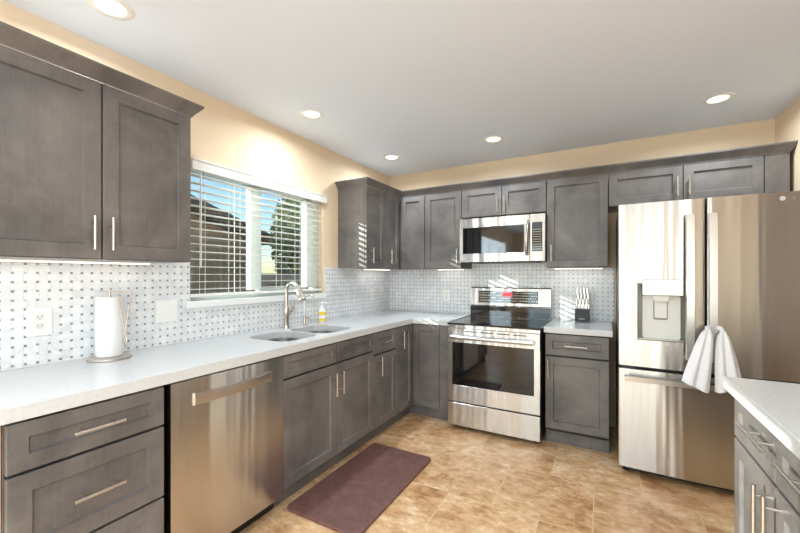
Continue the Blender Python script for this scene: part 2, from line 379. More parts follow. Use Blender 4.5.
# ------------------------------------------------------------ cabinets
def shaker(x0, x1, z0, z1, y=0.0, t=.02, rail=.057, dep=.011):
    """framed door with a sunk flat panel; front face at y, body behind"""
    bm = bmesh.new(); rl = min(rail, (x1-x0)*.3, (z1-z0)*.32)
    def ring(a, c, yy): return [bm.verts.new(p) for p in ((x0+a, yy, z0+c), (x1-a, yy, z0+c), (x1-a, yy, z1-c), (x0+a, yy, z1-c))]
    e = .0015
    rr = [ring(0, 0, y+t), ring(0, 0, y+e), ring(e, e, y), ring(rl, rl, y), ring(rl+.005, rl+.005, y+dep)]
    for a, b in zip(rr, rr[1:]):
        for k in range(4): bm.faces.new((a[k], a[(k+1) % 4], b[(k+1) % 4], b[k]))
    bm.faces.new(rr[-1]); bm.faces.new(rr[0][::-1])
    mb = MB(); mb.bm.free(); mb.bm = bm; return mb
def pull(parent, x, z, length=.15, vert=True, y=0.0, inset=.03, r=.0058, off=.032):
    mb = MB(); h = length/2
    P = (lambda q, yy: (x, yy, z+q)) if vert else (lambda q, yy: (x+q, yy, z))
    mb.tube([P(-h, y-off), P(h, y-off)], r, 12)
    for q in (-h+inset, h-inset): mb.tube([P(q, y-off), P(q, y+.0005)], r*.8, 8)
    o = mb.build('handle', M['nickel'], parent, True); o['label'] = 'brushed nickel bar pull'; return o
G = .0030
def front(t, kind, x0, x1, z0, z1, hd=None, **kw):
    o = shaker(x0+G, x1-G, z0+G, z1-G, rail=kw.get('rail', .057)).build(kind, M['cabinet'], t)
    if hd: pull(o, *hd[:2], **(hd[2] if len(hd) > 2 else {}))
    return o
def base_body(t, w_, D=.60, toe=.07, z1=.866, kick=True):
    MB().box(.001, w_-.001, .0205, D, .108, z1, .001).build('body', M['cabinet'], t)
    MB().box(.0015, w_-.0015, .0195, .0204, .109, z1-.001).build('gap_shade_sheet', M['gap_shade'], t)  # thin dark sheet painting the shade in the door gaps
    if kick: MB().box(.001, w_-.001, toe, toe+.016, 0.0, .108).build('toe_kick', M['cabinet'], t)
BF = .626; RL = PI/2
def left_cab(name, label, y0, y1, cat='cabinet', group=None): return thing(name, label, cat, (BF, y0, 0), RL, group)

# drawer base at far left
w_ = .457
t = left_cab('drawer_cabinet', 'grey shaker three-drawer base cabinet at the left end beside the dishwasher', -3.289, -2.832)
base_body(t, w_)
for z0, z1, hz in ((.704, .862, .783), (.416, .700, .558), (.112, .412, .27)):
    front(t, 'drawer', 0, w_, z0, z1, (w_*.5+.0, hz, dict(length=.15, vert=False)))
MB().box(-.022, -.0015, .03, .615, 0, .866).build('end_panel', M['maple'], t)['label'] = 'pale unstained end panel'
# sink base
w_ = .925
t = left_cab('sink_cabinet', 'grey shaker sink base cabinet with two doors between the dishwasher and narrow drawer cabinet', -2.203, -1.278)
base = MB(); base.box(.001, .018, .0205, .60, .108, .866).box(w_-.018, w_-.001, .0205, .60, .108, .866).box(.018, w_-.018, .0205, .04, .108, .866).box(.018, w_-.018, .59, .60, .108, .866).box(.018, w_-.018, .04, .59, .108, .125)
base.build('body', M['cabinet_body'], t)  # near-black carcass, so the gaps between its doors look shaded too
MB().box(.001, w_-.001, .07, .086, 0, .108).build('toe_kick', M['cabinet'], t)
for a, b in ((0, w_/2+.01), (w_/2+.01, w_)): front(t, 'drawer_front', a, b, .729, .862, rail=.045)
front(t, 'door', 0, w_/2+.01, .112, .722, (w_/2-.026, .592, {})); front(t, 'door', w_/2+.01, w_, .112, .722, (w_/2+.046, .592, {}))
# narrow drawer + door
w_ = .353
t = left_cab('narrow_cabinet', 'narrow grey shaker base cabinet with one drawer and one door, right of the sink cabinet', -1.277, -.924)
base_body(t, w_); front(t, 'drawer', 0, w_, .690, .862, (w_/2, .776, dict(length=.14, vert=False)), rail=.05); front(t, 'door', 0, w_, .112, .684, (.075, .592, {}))
# corner base cabinet (L-shaped)
t = thing('corner_cabinet', 'L-shaped grey shaker corner base cabinet left of the stove', 'cabinet', (0, 0, 0))
E_ = .606
MB().prism([(.012, -.923), (E_, -.923), (E_, -E_), (1.0, -E_), (1.0, -.012), (.012, -.012)], 0, 'z', .108, .866).build('body', M['cabinet'], t)
MB().prism([(.54, -.923), (.556, -.923), (.556, -.556), (1.0, -.556), (1.0, -.54), (.54, -.54)], 0, 'z', 0, .108).build('toe_kick', M['cabinet'], t)
d = shaker(G, .293, .112, .862).build('door', M['cabinet'], t); d.location = (BF, -.922, 0); d.rotation_euler = (0, 0, RL); pull(d, .085, .745)
d = shaker(.0, .262, .112, .862).build('door', M['cabinet'], t); d.location = (.632, -BF, 0)
MB().box(.897, 1.0, -BF+.004, -BF+.02, .108, .866).build('filler', M['cabinet'], t)
# base right of stove
w_ = .437
t = thing('base_cabinet', 'grey shaker base cabinet with drawer and door between the stove and refrigerator', 'cabinet', (1.784, -BF, 0))
base_body(t, w_, D=.612); front(t, 'drawer', 0, w_, .697, .862, (w_/2, .779, dict(length=.15, vert=False)), rail=.05); front(t, 'door', 0, w_, .130, .690, (.026, .594, {}))
# island / peninsula
PI_W = 1.3
t = thing('island_cabinet', 'grey shaker island base cabinet with long bar pulls at the right edge', 'cabinet', (2.622, -1.829, 0), -PI/2)
MB().box(.001, 1.7, .0205, .63, .108, .866, .001).build('body', M['cabinet'], t)
MB().box(.001, 1.7, .07, .63, 0, .108).build('toe_kick', M['cabinet'], t)
xs = [0, .385, .77, 1.22, 1.69]
front(t, 'drawer', xs[0], xs[1], .704, .862, (.307, .806, dict(length=.255, vert=False, inset=.085, off=.036)), rail=.05)
front(t, 'drawer', xs[1], xs[2], .704, .862, (.635, .806, dict(length=.255, vert=False, inset=.085, off=.036)), rail=.05)
front(t, 'door', xs[0], xs[1], .112, .698, (.345, .555, dict(length=.24, off=.036)))
front(t, 'door', xs[1], xs[2], .112, .698, (.425, .560, dict(length=.24, off=.036)))
front(t, 'door', xs[2], xs[3], .112, .862); front(t, 'door', xs[3], xs[4], .112, .862)

# wall cabinets
UD = .325; ZB = 1.379; ZT = 2.127
def wall_body(t, w_, z0, z1, D):
    MB().box(.001, w_-.001, .0205, D, z0, z1, .001).build('body', M['cabinet'], t)
    MB().box(.0015, w_-.0015, .0195, .0204, z0+.001, z1-.001).build('gap_shade_sheet', M['gap_shade'], t)  # dark sheet standing in for shade between the wall doors
t = thing('wall_cabinet', 'large grey shaker two-door wall cabinet at the upper left above the paper towels', 'cabinet', (UD+.02, -3.313, 0), RL)
w_ = .762; wall_body(t, w_, ZB, ZT, .343)
front(t, 'door', 0, w_/2, ZB, ZT-.004, (w_/2-.037, 1.487, dict(length=.14))); front(t, 'door', w_/2, w_, ZB, ZT-.004, (w_/2+.027, 1.487, dict(length=.14)))
t = thing('wall_cabinet', 'grey shaker single-door wall cabinet right of the window with its side in view', 'cabinet', (UD, -.942, 0), RL)
w_ = .313; wall_body(t, w_, ZB, ZT, .323); front(t, 'door', 0, w_, ZB, ZT-.004, (.075, 1.495, dict(length=.14)))
t = thing('corner_wall_cabinet', 'L-shaped grey shaker corner wall cabinet above the counter corner', 'cabinet', (0, 0, 0))
E2 = UD-.0205
MB().prism([(.002, -.628), (E2, -.628), (E2, -E2), (.609, -E2), (.609, -.002), (.002, -.002)], 0, 'z', ZB, ZT).build('body', M['cabinet'], t)
d = shaker(.0, .29, ZB+.002, ZT-.004).build('door', M['cabinet'], t); d.location = (UD, -.626, 0); d.rotation_euler = (0, 0, RL); pull(d, .085, 1.495, .14)
d = shaker(0, .272, ZB+.002, ZT-.004).build('door', M['cabinet'], t); d.location = (.335, -UD, 0)
t = thing('wall_cabinet', 'grey shaker single-door wall cabinet directly left of the microwave', 'cabinet', (.611, -UD, 0))
w_ = .384; wall_body(t, w_, ZB, ZT, .323); front(t, 'door', 0, w_, ZB, ZT-.004, (w_-.035, 1.495, dict(length=.14)))
t = thing('wall_cabinet', 'short grey shaker two-door wall cabinet above the microwave', 'cabinet', (.996, -UD, 0))
w_ = .759; wall_body(t, w_, 1.855, ZT, .323)
front(t, 'door', 0, w_/2, 1.855, ZT-.004, (w_/2-.032, 1.955, dict(length=.135))); front(t, 'door', w_/2, w_, 1.855, ZT-.004, (w_/2+.032, 1.955, dict(length=.135)))
t = thing('wall_cabinet', 'tall grey shaker single-door wall cabinet between the microwave and refrigerator', 'cabinet', (1.756, -UD, 0))
w_ = .459; wall_body(t, w_, ZB, ZT, .323); front(t, 'door', 0, w_, ZB, ZT-.004, (.040, 1.50, dict(length=.14)))
t = thing('wall_cabinet', 'short grey shaker two-door wall cabinet above the refrigerator', 'cabinet', (2.217, -UD, 0))
w_ = .912; wall_body(t, w_+.12, 1.855, ZT, .323)
front(t, 'door', 0, .474, 1.855, ZT-.004, (.474-.035, 1.965, dict(length=.14))); front(t, 'door', .474, w_, 1.855, ZT-.004, (.474+.035, 1.965, dict(length=.14)))
MB().box(w_+.002, w_+.124, .003, .0203, 1.855, ZT).build('filler', M['cabinet'], t)

# crown moulding: angled profile swept along the cabinet fronts
def crown(name, path, label, closed=False):
    prof = [(0.0, 2.120), (.003, 2.120), (.005, 2.127), (.040, 2.170), (.042, 2.180), (0.0, 2.180)]
    mb = MB(); n_ = len(path); rings = []
    for i, p in enumerate(path):
        p = Vector(p)
        d0 = (p-Vector(path[i-1])).normalized() if i else None; d1_ = (Vector(path[i+1])-p).normalized() if i < n_-1 else None
        if d0 is None: d0 = d1_
        if d1_ is None: d1_ = d0
        n0 = Vector((d0.y, -d0.x)); n1 = Vector((d1_.y, -d1_.x)); m_ = (n0+n1); m_ = m_/m_.dot(n0)
        rings.append([mb.bm.verts.new((p.x+m_.x*a, p.y+m_.y*a, z)) for a, z in prof])
    k = len(prof)
    for a, b in zip(rings, rings[1:]):
        for j in range(k): mb.bm.faces.new((a[j], a[(j+1) % k], b[(j+1) % k], b[j]))
    mb.bm.faces.new(rings[0][::-1]); mb.bm.faces.new(rings[-1])
    return tag(mb.build(name, M['cabinet']), label, 'moulding')
e_ = .0012
crown('crown_moulding', [(UD+.0205, -3.60), (UD+.0205, -2.5505+e_), (.002, -2.5505+e_)], 'grey crown moulding on top of the upper left wall cabinet', )
crown('crown_moulding', [(.002, -.9425-e_), (UD+.0005, -.9425-e_), (UD+.0005, -UD-.0005), (3.253, -UD-.0005), (3.253, -.002)], 'long grey crown moulding running over the corner, stove and refrigerator cabinets')

# under-cabinet lights
def strip_light(loc, L, rz, label):
    t = thing('under_cabinet_light', label, 'light', loc, rz)
    MB().box(-L/2, L/2, -.012, .012, -.006, 0).build('housing', M['white'], t)
    MB().box(-L/2+.01, L/2-.01, -.009, .009, -.010, -.006).build('diffuser', M['strip'], t)
    d = bpy.data.lights.new('strip_lamp', 'AREA'); d.shape = 'RECTANGLE'; d.size = L-.02; d.size_y = .018; d.energy = 0.45*L; d.color = (.95, .97, 1.0)
    o = bpy.data.objects.new('strip_lamp', d); C.objects.link(o); o.parent = t; o.location = (0, 0, -.012)
zb_ = ZB-.0005
strip_light((.10, -3.02, zb_), .80, PI/2, 'lit white strip light under the upper left wall cabinet')
strip_light((.10, -.40, zb_), .5, PI/2, 'lit white strip light under the corner wall cabinet')
strip_light((.80, -.10, zb_), .30, 0, 'lit white strip light under the cabinet left of the microwave')
strip_light((1.985, -.10, zb_), .40, 0, 'lit white strip light under the cabinet right of the microwave')

# ------------------------------------------------------------ countertops
CT0, CT1 = .8685, .914
holes_ = [rrect(.165, .525, -2.10, -1.768, .085, 8), rrect(.165, .525, -1.742, -1.385, .085, 8)]
L_ = [(.0015, -3.60), (.634, -3.60), (.634, -.634), (1.0025, -.634), (1.0025, -.0015), (.0015, -.0015)]
ct = MB().holed(L_, holes_, CT0, CT1).build('countertop', M['quartz'])
bv = ct.modifiers.new('bevel', 'BEVEL'); bv.width = .002; bv.segments = 2; bv.limit_method = 'ANGLE'
tag(ct, 'long L-shaped white quartz countertop holding the sink and paper towels', 'countertop')
ct2 = MB().box(1.776, 2.242, -.634, -.0015, CT0, CT1, .002).build('countertop', M['quartz']); tag(ct2, 'short white quartz countertop under the knife block', 'countertop')
ct3 = MB().prism([(2.600, -1.785), (XR-.001, -1.785), (XR-.001, -3.55), (2.597, -3.55)], 0, 'z', CT0, CT1, .002).build('countertop', M['quartz']); tag(ct3, 'white quartz island countertop at the right edge in front of the refrigerator', 'countertop')

# ------------------------------------------------------------ sink
sk = thing('sink', 'undermount stainless steel double-bowl sink set in the white countertop', 'sink', (.34, -1.72, CT0))
def bowl(x0, x1, y0, y1, r, dz):
    mb = MB(); rings = []
    for ins, z, rr in ((-.012, -.0015, r+.01), (0, -.0015, r), (.004, -dz+.03, r), (.012, -dz+.008, r-.01), (.03, -dz, r-.03)):
        rings.append([mb.bm.verts.new((p[0]-.34, p[1]+1.72, z)) for p in rrect(x0+ins, x1-ins, y0+ins, y1-ins, max(rr, .01), 8)])
    k = len(rings[0])
    for a, b in zip(rings, rings[1:]):
        for j in range(k): mb.bm.faces.new((a[j], a[(j+1) % k], b[(j+1) % k], b[j]))
    mb.bm.faces.new(rings[-1]); return mb
for y0, y1 in ((-2.105, -1.763), (-1.747, -1.380)):
    b_ = bowl(.160, .530, y0, y1, .08, .20).build('bowl', M['sinksteel'], sk, True)
    cx_, cy_ = 0.0, (y0+y1)/2+1.72
    MB().lathe([(0, .002), (.028, .002), (.042, .004), (.045, 0)], (cx_, cy_, -.1995), 24).build('drain', M['chrome'], b_, True)

# ------------------------------------------------------------ faucets and soap
fa = thing('faucet', 'tall brushed nickel gooseneck pull-down faucet behind the sink', 'faucet', (.085, -1.660, CT1))
MB().lathe([(0, 0), (.028, 0), (.028, .006), (.021, .012), (.020, .09), (.024, .10), (.024, .155), (.017, .165), (.013, .17)], (0, 0, 0), 24).build('body', M['nickel'], fa, True)
pth = [(0, 0, .16), (0, 0, .25)]
for i in range(13):
    a = PI-i*PI/12*.86; pth.append((.062+.062*math.cos(a), 0, .272+.070*math.sin(a)))
MB().tube(pth, .0135, 14).build('spout', M['nickel'], fa, True)
e0 = Vector(pth[-1]); dr = (Vector(pth[-1])-Vector(pth[-2])).normalized()
MB().tube([e0-dr*.012, e0+dr*.02, e0+dr*.06, e0+dr*.095, e0+dr*.10], [.015, .021, .027, .028, .022], 16).build('spray_head', M['nickel'], fa, True)
MB().tube([(.0, .02, .125), (.01, .045, .13), (.012, .058, .165), (.014, .062, .205)], [.016, .013, .009, .006], 12).build('lever', M['nickel'], fa, True)
ff = thing('filter_faucet', 'small slim chrome filter faucet between the tall faucet and soap', 'faucet', (.088, -1.468, CT1))
MB().lathe([(0, 0), (.018, 0), (.018, .004), (.011, .008), (.011, .07), (.008, .075)], (0, 0, 0), 20).build('body', M['nickel'], ff, True)
pth = [(0, 0, .07), (0, 0, .195)]
for i in range(1, 9):
    a = PI-i*PI/8*.8; pth.append((.038+.038*math.cos(a), (.038+.038*math.cos(a))*.35, .195+.045*math.sin(a)))
MB().tube(pth, .0048, 10).build('spout', M['chrome'], ff, True)
MB().tube([(0, .008, .05), (.0, .035, .052)], .006, 10).tube([(-.018, .034, .052), (.018, .034, .052)], .005, 8).build('lever', M['nickel'], ff, True)
sp_ = thing('soap_bottle', 'pump soap bottle with yellow label behind the sink', 'bottle', (.085, -1.255, CT1))
MB().lathe([(0, 0), (.026, 0), (.030, .006), (.030, .095), (.024, .112), (.012, .120), (.012, .128)], (0, 0, 0), 24).build('body', M['bottle'], sp_, True)
MB().lathe([(.0305, .010), (.0308, .012), (.0308, .032), (.0305, .033)], (0, 0, 0), 24).lathe([(.0304, .062), (.0306, .064), (.0306, .090), (.0304, .092)], (0, 0, 0), 24).build('label_band', M['yellow'], sp_, True)
MB().lathe([(0, .128), (.014, .128), (.014, .142), (.006, .145), (.006, .165), (0, .165)], (0, 0, 0), 16).tube([(0, 0, .168), (.030, .01, .166), (.036, .012, .158)], .006, 8).lathe([(0, .163), (.016, .163), (.016, .174), (0, .176)], (0, 0, 0), 16).build('pump', M['white'], sp_, True)

# ------------------------------------------------------------ paper towels
px_, py_ = .120, -2.812
ph = thing('paper_towel_holder', 'wire paper towel holder with oval marble-toned base on the left countertop', 'holder', (px_, py_, CT1))
MB().lathe([(0, 0), (.084, 0), (.088, .004), (.088, .010), (.082, .014), (0, .014)], (0, 0, 0), 40).build('base', M['nickel'], ph, True)
MB().tube([(0, 0, .012), (0, 0, .318)], .005, 10).build('post', M['wire'], ph, True)
arm = [(-.03, -.03, .322), (0, 0, .322), (.03, .05, .320), (.06, .070, .315), (.066, .062, .30), (.070, .040, .18), (.072, .030, .12), (.075, .022, .09), (.076, .030, .055), (.075, .038, .09), (.072, .032, .13), (.062, .022, .20), (.052, .010, .318)]
MB().tube(arm, .0026, 8).build('wire_arm', M['wire'], ph, True)
rl_ = MB().lathe([(.020, .016), (.052, .016), (.054, .020), (.054, .290), (.052, .294), (.020, .294), (.020, .016)], (0, 0, 0), 40).build('paper_towel_roll', M['paper'], None, True, (px_, py_, CT1))
tag(rl_, 'white paper towel roll standing on the wire holder', 'paper towel')

# ------------------------------------------------------------ wall plates
def plate_thing(label, kind, loc, rz, wd, ht):
    t = thing('electrical_outlet' if kind == 'outlet' else 'light_switch', label, 'outlet' if kind == 'outlet' else 'switch', loc, rz)
    MB().box(-wd/2, wd/2, -.005, 0, -ht/2, ht/2, .0015).build('plate', M['white'], t)
    if kind == 'outlet':
        for s in (-1, 1):
            r = MB().prism(rrect(-.016, .016, s*.020-.014, s*.020+.014, .008, 4), 0, 'y', -.0075, -.004).build('receptacle', M['cream'], t)
            MB().box(-.0075, -.0055, -.0079, -.0072, s*.02-.002, s*.02+.007).box(.0055, .0075, -.0079, -.0072, s*.02-.002, s*.02+.007).box(-.002, .002, -.0079, -.0072, s*.02-.009, s*.02-.006).build('slot', M['dark'], r)
    else:
        for q in ((-.023, .023) if wd > .09 else (0,)):
            r = MB().box(q-.0165, q+.0165, -.007, -.004, -.034, .034).build('rocker', M['white'], t)
plate_thing('white outlet on the backsplash left of the paper towels', 'outlet', (.0085, -3.03, 1.108), RL, .086, .125)
plate_thing('white double rocker switch on the backsplash right of the paper towels', 'switch', (.0085, -2.49, 1.108), RL, .118, .125)
plate_thing('white outlet on the side backsplash near the counter corner', 'outlet', (.0085, -.37, 1.108), RL, .075, .12)
plate_thing('white outlet on the back wall left of the stove', 'outlet', (.72, -.0085, 1.10), 0, .075, .12)
plate_thing('white outlet on the back wall behind the knife block', 'outlet', (2.072, -.0085, 1.115), 0, .075, .12)

# ------------------------------------------------------------ window blind
bl = thing('window_blind', 'white wood venetian blind over the kitchen window', 'blind', (0, 0, 0))
va = MB(); va.prism([(.003, 1.953), (.030, 1.953), (.032, 1.957), (.030, 1.964), (.030, 2.002), (.036, 2.012), (.036, 2.020), (.003, 2.020)], 0, 'y', -2.352, -1.128); va.build('valance', M['slat'], bl)
sl = MB()
for i in range(16):
    z = 1.930-.0470*i
    b0 = len(sl.bm.verts)
    sl.box(-.0255, .0255, WY0+.004, WY1-.012, -.0015, .0015)
    sl.bm.verts.ensure_lookup_table()
    for v in sl.bm.verts[b0:]:
        v.co = Matrix.Rotation(math.radians(-1), 3, 'Y') @ v.co; v.co += Vector((-.028, 0, z))
sl.build('slats', M['slat'], bl)
MB().box(-.054, -.004, WY0+.004, WY1-.012, 1.178, 1.196, .004, 2).build('bottom_rail', M['slat'], bl)
cd_ = MB()
for y in (-2.253, -2.00, -1.63, -1.43, -1.20, -2.046):
    for x in (-.056, .001): cd_.box(x-.0007, x+.0007, y-.0012, y+.0012, 1.19, 1.955)
cd_.build('ladder_cord', M['slat'], bl)
MB().tube([(.012, -2.287, 1.95), (.012, -2.287, 1.36)], .0042, 8).build('tilt_wand', M['slat'], bl, True)

# ------------------------------------------------------------ dishwasher
w_ = .604
t = thing('dishwasher', 'stainless steel dishwasher with pocket bar handle left of the sink cabinet', 'dishwasher', (BF+.004, -2.811, 0), RL)
MB().box(.004, w_-.004, .03, .58, .10, .862).build('tub', M['black'], t)
MB().box(.004, w_-.004, .07, .09, .0, .10).build('toe_kick', M['black'], t)
bm_ = MB(); nseg = 16; ys = []
top = []
for i in range(nseg+1):
    x = w_*i/nseg; top.append((x, -.004*(1-(2*i/nseg-1)**2)))
bm_.prism([(0, .028)]+top+[(w_, .028)], 0, 'z', .088, .861, .0025); door = bm_.build('door', M['steel'], t, True)
hx0, hx1 = .095, .515
hb = MB(); rings = []
for i in range(13):
    x = hx0+(hx1-hx0)*i/12; bow = .013+.008*(1-(2*i/12-1)**2)
    rings.append([hb.bm.verts.new(p) for p in ((x, -.002, .802-.010*(1-(2*i/12-1)**2)), (x, -bow, .800-.012*(1-(2*i/12-1)**2)), (x, -bow-.002, .775-.008*(1-(2*i/12-1)**2)), (x, -bow, .750), (x, -.002, .747))])
for a, b in zip(rings, rings[1:]):
    for j in range(5): hb.bm.faces.new((a[j], a[(j+1) % 5], b[(j+1) % 5], b[j]))
hb.bm.faces.new(rings[0][::-1]); hb.bm.faces.new(rings[-1])
o = hb.build('handle', M['nickel'], door, True)

# ------------------------------------------------------------ stove
X0 = 1.0065; RW = .757
rg = thing('stove', 'freestanding stainless steel electric stove with black glass cooktop', 'stove', (X0, -.70, 0))
YBk = .69  # local y of wall
MB().box(.003, RW-.003, .03, YBk-.03, .03, .893).build('body', M['dark'], rg)
for x in (.05, RW-.05): MB().lathe([(0, 0), (.018, 0), (.018, .03), (0, .03)], (x, .08, 0), 12).build('foot', M['black'], rg)
ck = MB().box(.0, RW, -.012, YBk-.075, .893, .908, .003).build('cooktop', M['blackglass'], rg)
for x, y, r in ((.2, .16, .11), (.55, .16, .085), (.2, .42, .075), (.55, .42, .11), (.38, .5, .05)):
    MB().lathe([(r, .0002), (r, .0006), (r+.002, .0006), (r+.002, .0002)], (x, y, .908), 40).build('burner_ring', M['greyprint'], ck)
# backguard
bgd = MB().prism([(YBk-.075, .908), (YBk-.02, .908), (YBk-.02, 1.195), (YBk-.06, 1.195), (YBk-.068, 1.185), (YBk-.078, 1.02), (YBk-.066, 1.012)], 0, 'x', 0, RW).build('backguard', M['steel'], rg)
MB().box(.002, RW-.002, YBk-.079, YBk-.0745, .909, 1.011).build('vent_panel', M['blackglass'], bgd)
def onback(z): return YBk-.078+(.010)*(z-1.02)/.165
pn = MB().prism([(onback(1.045)-.002, 1.045), (onback(1.16)-.002, 1.160), (onback(1.16)+.004, 1.160), (onback(1.045)+.004, 1.045)], 0, 'x', .088, .648).build('control_panel', M['blackglass'], bgd)
pr = MB(); rnd = random.Random(2)
for r_ in range(4):
    z = 1.143-.025*r_; x = .105
    while x < .63:
        if not (.30 < x < .43 and r_ < 2):
            ww = rnd.choice((.006, .010, .014)); pr.box(x, x+ww, onback(z)-.0030, onback(z)-.0018, z-.003, z+.003); x += ww+.012
        else: x += .02
pr.build('key_print', M['print'], pn)
MB().box(.322, .412, onback(1.13)-.0032, onback(1.13)-.0018, 1.112, 1.146).build('display', M['redlamp'], pn)
for x in (.20, .38, .56):
    MB().box(x, x+.04, YBk-.0815, YBk-.078, 1.004, 1.012).build('bracket', M['black'], bgd)
# door
MB().box(.006, RW-.006, .008, .03, .864, .892).build('vent_trim', M['steel'], rg)
dr_ = MB()
dr_.box(.003, RW-.003, -.012, .03, .744, .862, .002).box(.003, RW-.003, -.012, .03, .243, .384, .002).box(.003, .046, -.012, .03, .384, .744).box(RW-.046, RW-.003, -.012, .03, .384, .744)
dr_ = dr_.build('oven_door', M['steel'], rg)
MB().box(.044, RW-.044, -.0105, -.004, .382, .746).build('window', M['blackglass'], dr_)
sv = MB()
for i in range(4): sv.box(.16+i*.13, .265+i*.13, -.0135, -.011, .838, .846)
sv.build('black_dash', M['black'], dr_)  # row of black dashes across the door above the handle
hb = MB()
hb.tube([(.045, -.058, .797), (.15, -.064, .797), (.38, -.067, .797), (.61, -.064, .797), (RW-.045, -.058, .797)], .016, 14)
for x in (.055, RW-.055): hb.box(x-.012, x+.012, -.058, -.010, .785, .809)
hb.build('handle', M['steel_plain'], dr_, True)
MB().box(.003, RW-.003, -.012, .03, .040, .232, .003).build('storage_drawer', M['steel'], rg)
# no oven rack is modelled; the window is plain black glass

# ------------------------------------------------------------ microwave
mw = thing('microwave', 'stainless over-the-range microwave mounted above the stove', 'microwave', (1.006, -.40, 1.434))
MWW = .750; MH = .400
MB().box(.002, MWW-.002, .03, .395, .004, MH, .002).build('case', M['dark'], mw)
md = MB(); md.box(0, .626, -.0, .03, .0, .077, .002).box(0, .626, 0, .03, .315, MH+.0, .002).box(0, .032, 0, .03, .077, .315).box(.58, .626, 0, .03, .077, .315)
md = md.build('door', M['steel'], mw)
MB().box(.031, .581, .002, .008, .075, .317).build('window', M['blackglass'], md)
MB().tube([(.605, .0, .06), (.605, -.030, .085), (.605, -.040, .20), (.605, -.030, .315), (.605, .0, .34)], .016, 12).build('handle', M['steel_plain'], md, True)
mp_ = MB().box(.629, MWW, 0, .03, 0, MH, .002).build('control_panel', M['steel'], mw)
kp = MB().box(.645, .728, -.0015, .004, .082, .330).build('keypad', M['blackglass'], mp_)
kk = MB()
for r_ in range(9):
    for c_ in range(4): kk.box(.653+.018*c_, .663+.018*c_, -.0022, -.0012, .098+.021*r_, .103+.021*r_)
kk.build('key_print', M['print'], kp)
MB().box(.08, .67, .05, .37, -.006, .004).build('vent_grille', M['black'], mw)

# ------------------------------------------------------------ refrigerator
FX = 2.2685; FW = .908
fr_ = thing('refrigerator', 'stainless steel french door refrigerator with water dispenser', 'refrigerator', (FX, -.85, 0))
MB().box(.006, FW-.006, .075, .82, .05, 1.765, .004).build('case', M['dark'], fr_)
MB().box(.05, FW-.05, .06, .80, .02, .052).build('base_grille', M['black'], fr_)
for x, y in ((.05, .10), (FW-.05, .10), (.05, .74), (FW-.05, .74)):
    MB().lathe([(0, 0), (.02, 0), (.024, .006), (.024, .03), (.012, .05), (0, .05)], (x, y, 0), 14).build('foot', M['black'], fr_, True)
def curved(x, wd=FW, k=.016): u = 2*x/wd-1; return k*u*u     # slight barrel front
def door_slab(x0, x1, z0, z1, hole=None):
    """door with barrel-curved front, optional rectangular recess opening"""
    mb = MB(); n_ = 14; xs = [x0+(x1-x0)*i/n_ for i in range(n_+1)]; zs = [z0, z1]
    if hole: xs = sorted(set([round(v, 4) for v in xs if not any(abs(v-h) < .012 for h in hole[:2])]+list(hole[:2]))); zs = [z0, hole[2], hole[3], z1]
    r = .008
    def fy(x):
        e = min(x-x0, x1-x); return curved(x)+(r-math.sqrt(max(r*r-(r-min(e, r))**2, 0)) if e < r else 0)
    xs = sorted(set(xs+[x0+.002, x0+.005, x0+.008, x1-.002, x1-.005, x1-.008]))
    V = {}
    for i, x in enumerate(xs):
        for j, z in enumerate(zs): V[i, j] = mb.bm.verts.new((x, fy(x), z))
    B = {(i, j): mb.bm.verts.new((x, .070, z)) for i, x in enumerate(xs) for j, z in enumerate(zs)}
    for i in range(len(xs)-1):
        for j in range(len(zs)-1):
            if hole and xs[i] >= hole[0]-1e-6 and xs[i+1] <= hole[1]+1e-6 and j == 1: 
                continue
            mb.bm.faces.new((V[i, j], V[i+1, j], V[i+1, j+1], V[i, j+1])); 
        a = 0; b = len(zs)-1
        mb.bm.faces.new((V[i, a], B[i, a], B[i+1, a], V[i+1, a])); mb.bm.faces.new((V[i, b], V[i+1, b], B[i+1, b], B[i, b]))
    for i in (0, len(xs)-1):
        for j in range(len(zs)-1): mb.bm.faces.new((V[i, j], V[i, j+1], B[i, j+1], B[i, j]))
    mb.bm.faces.new([B[0, 0], B[0, len(zs)-1], B[len(xs)-1, len(zs)-1], B[len(xs)-1, 0]])
    loose = [v for v in mb.bm.verts if not v.link_faces]; bmesh.ops.delete(mb.bm, geom=loose, context='VERTS')
    return mb
hx0, hx1, hz0, hz1 = .106, .370, .895, 1.262
ld = door_slab(.0, FW/2-.004, .722, 1.778, (hx0, hx1, hz0, hz1)).build('door', M['steel'], fr_, True); ld['label'] = 'left door with dispenser'
rd = door_slab(FW/2+.004, FW, .722, 1.778).build('door', M['steel'], fr_, True)
fz = door_slab(.0, FW, .055, .700).build('freezer_drawer', M['steel'], fr_, True)
# dispenser recess
M['recess'] = mat('grey dispenser recess', lin(132, 128, 120), .35, .3)
dp = MB(); e = .0005; yf = .0105
dp.box(hx0, hx0+.004, yf-.005, .066, hz0, hz1).box(hx1-.004, hx1, yf-.005, .066, hz0, hz1).box(hx0, hx1, yf-.005, .066, hz0, hz0+.006).box(hx0, hx1, yf-.005, .066, hz1-.004, hz1).box(hx0, hx1, .062, .0685, hz0, hz1)
dsp = dp.build('dispenser', M['recess'], ld)
MB().prism(rrect(.138, .338, .902, 1.186, .02, 5), 0, 'y', .048, .0618).build('back_plate', M['cream'], dsp)
MB().box(.132, .345, -.012, .060, 1.185, 1.288, .003).build('dispenser_head', M['steel_plain'], dsp)
nz = MB().prism([(.186, 1.186), (.282, 1.186), (.268, 1.148), (.200, 1.148)], 0, 'y', .004, .05).build('nozzle', M['cream'], dsp)
pd_ = MB().prism(rrect(.196, .272, 1.028, 1.150, .008, 4), 0, 'y', .042, .048).build('paddle', M['recess'], dsp)
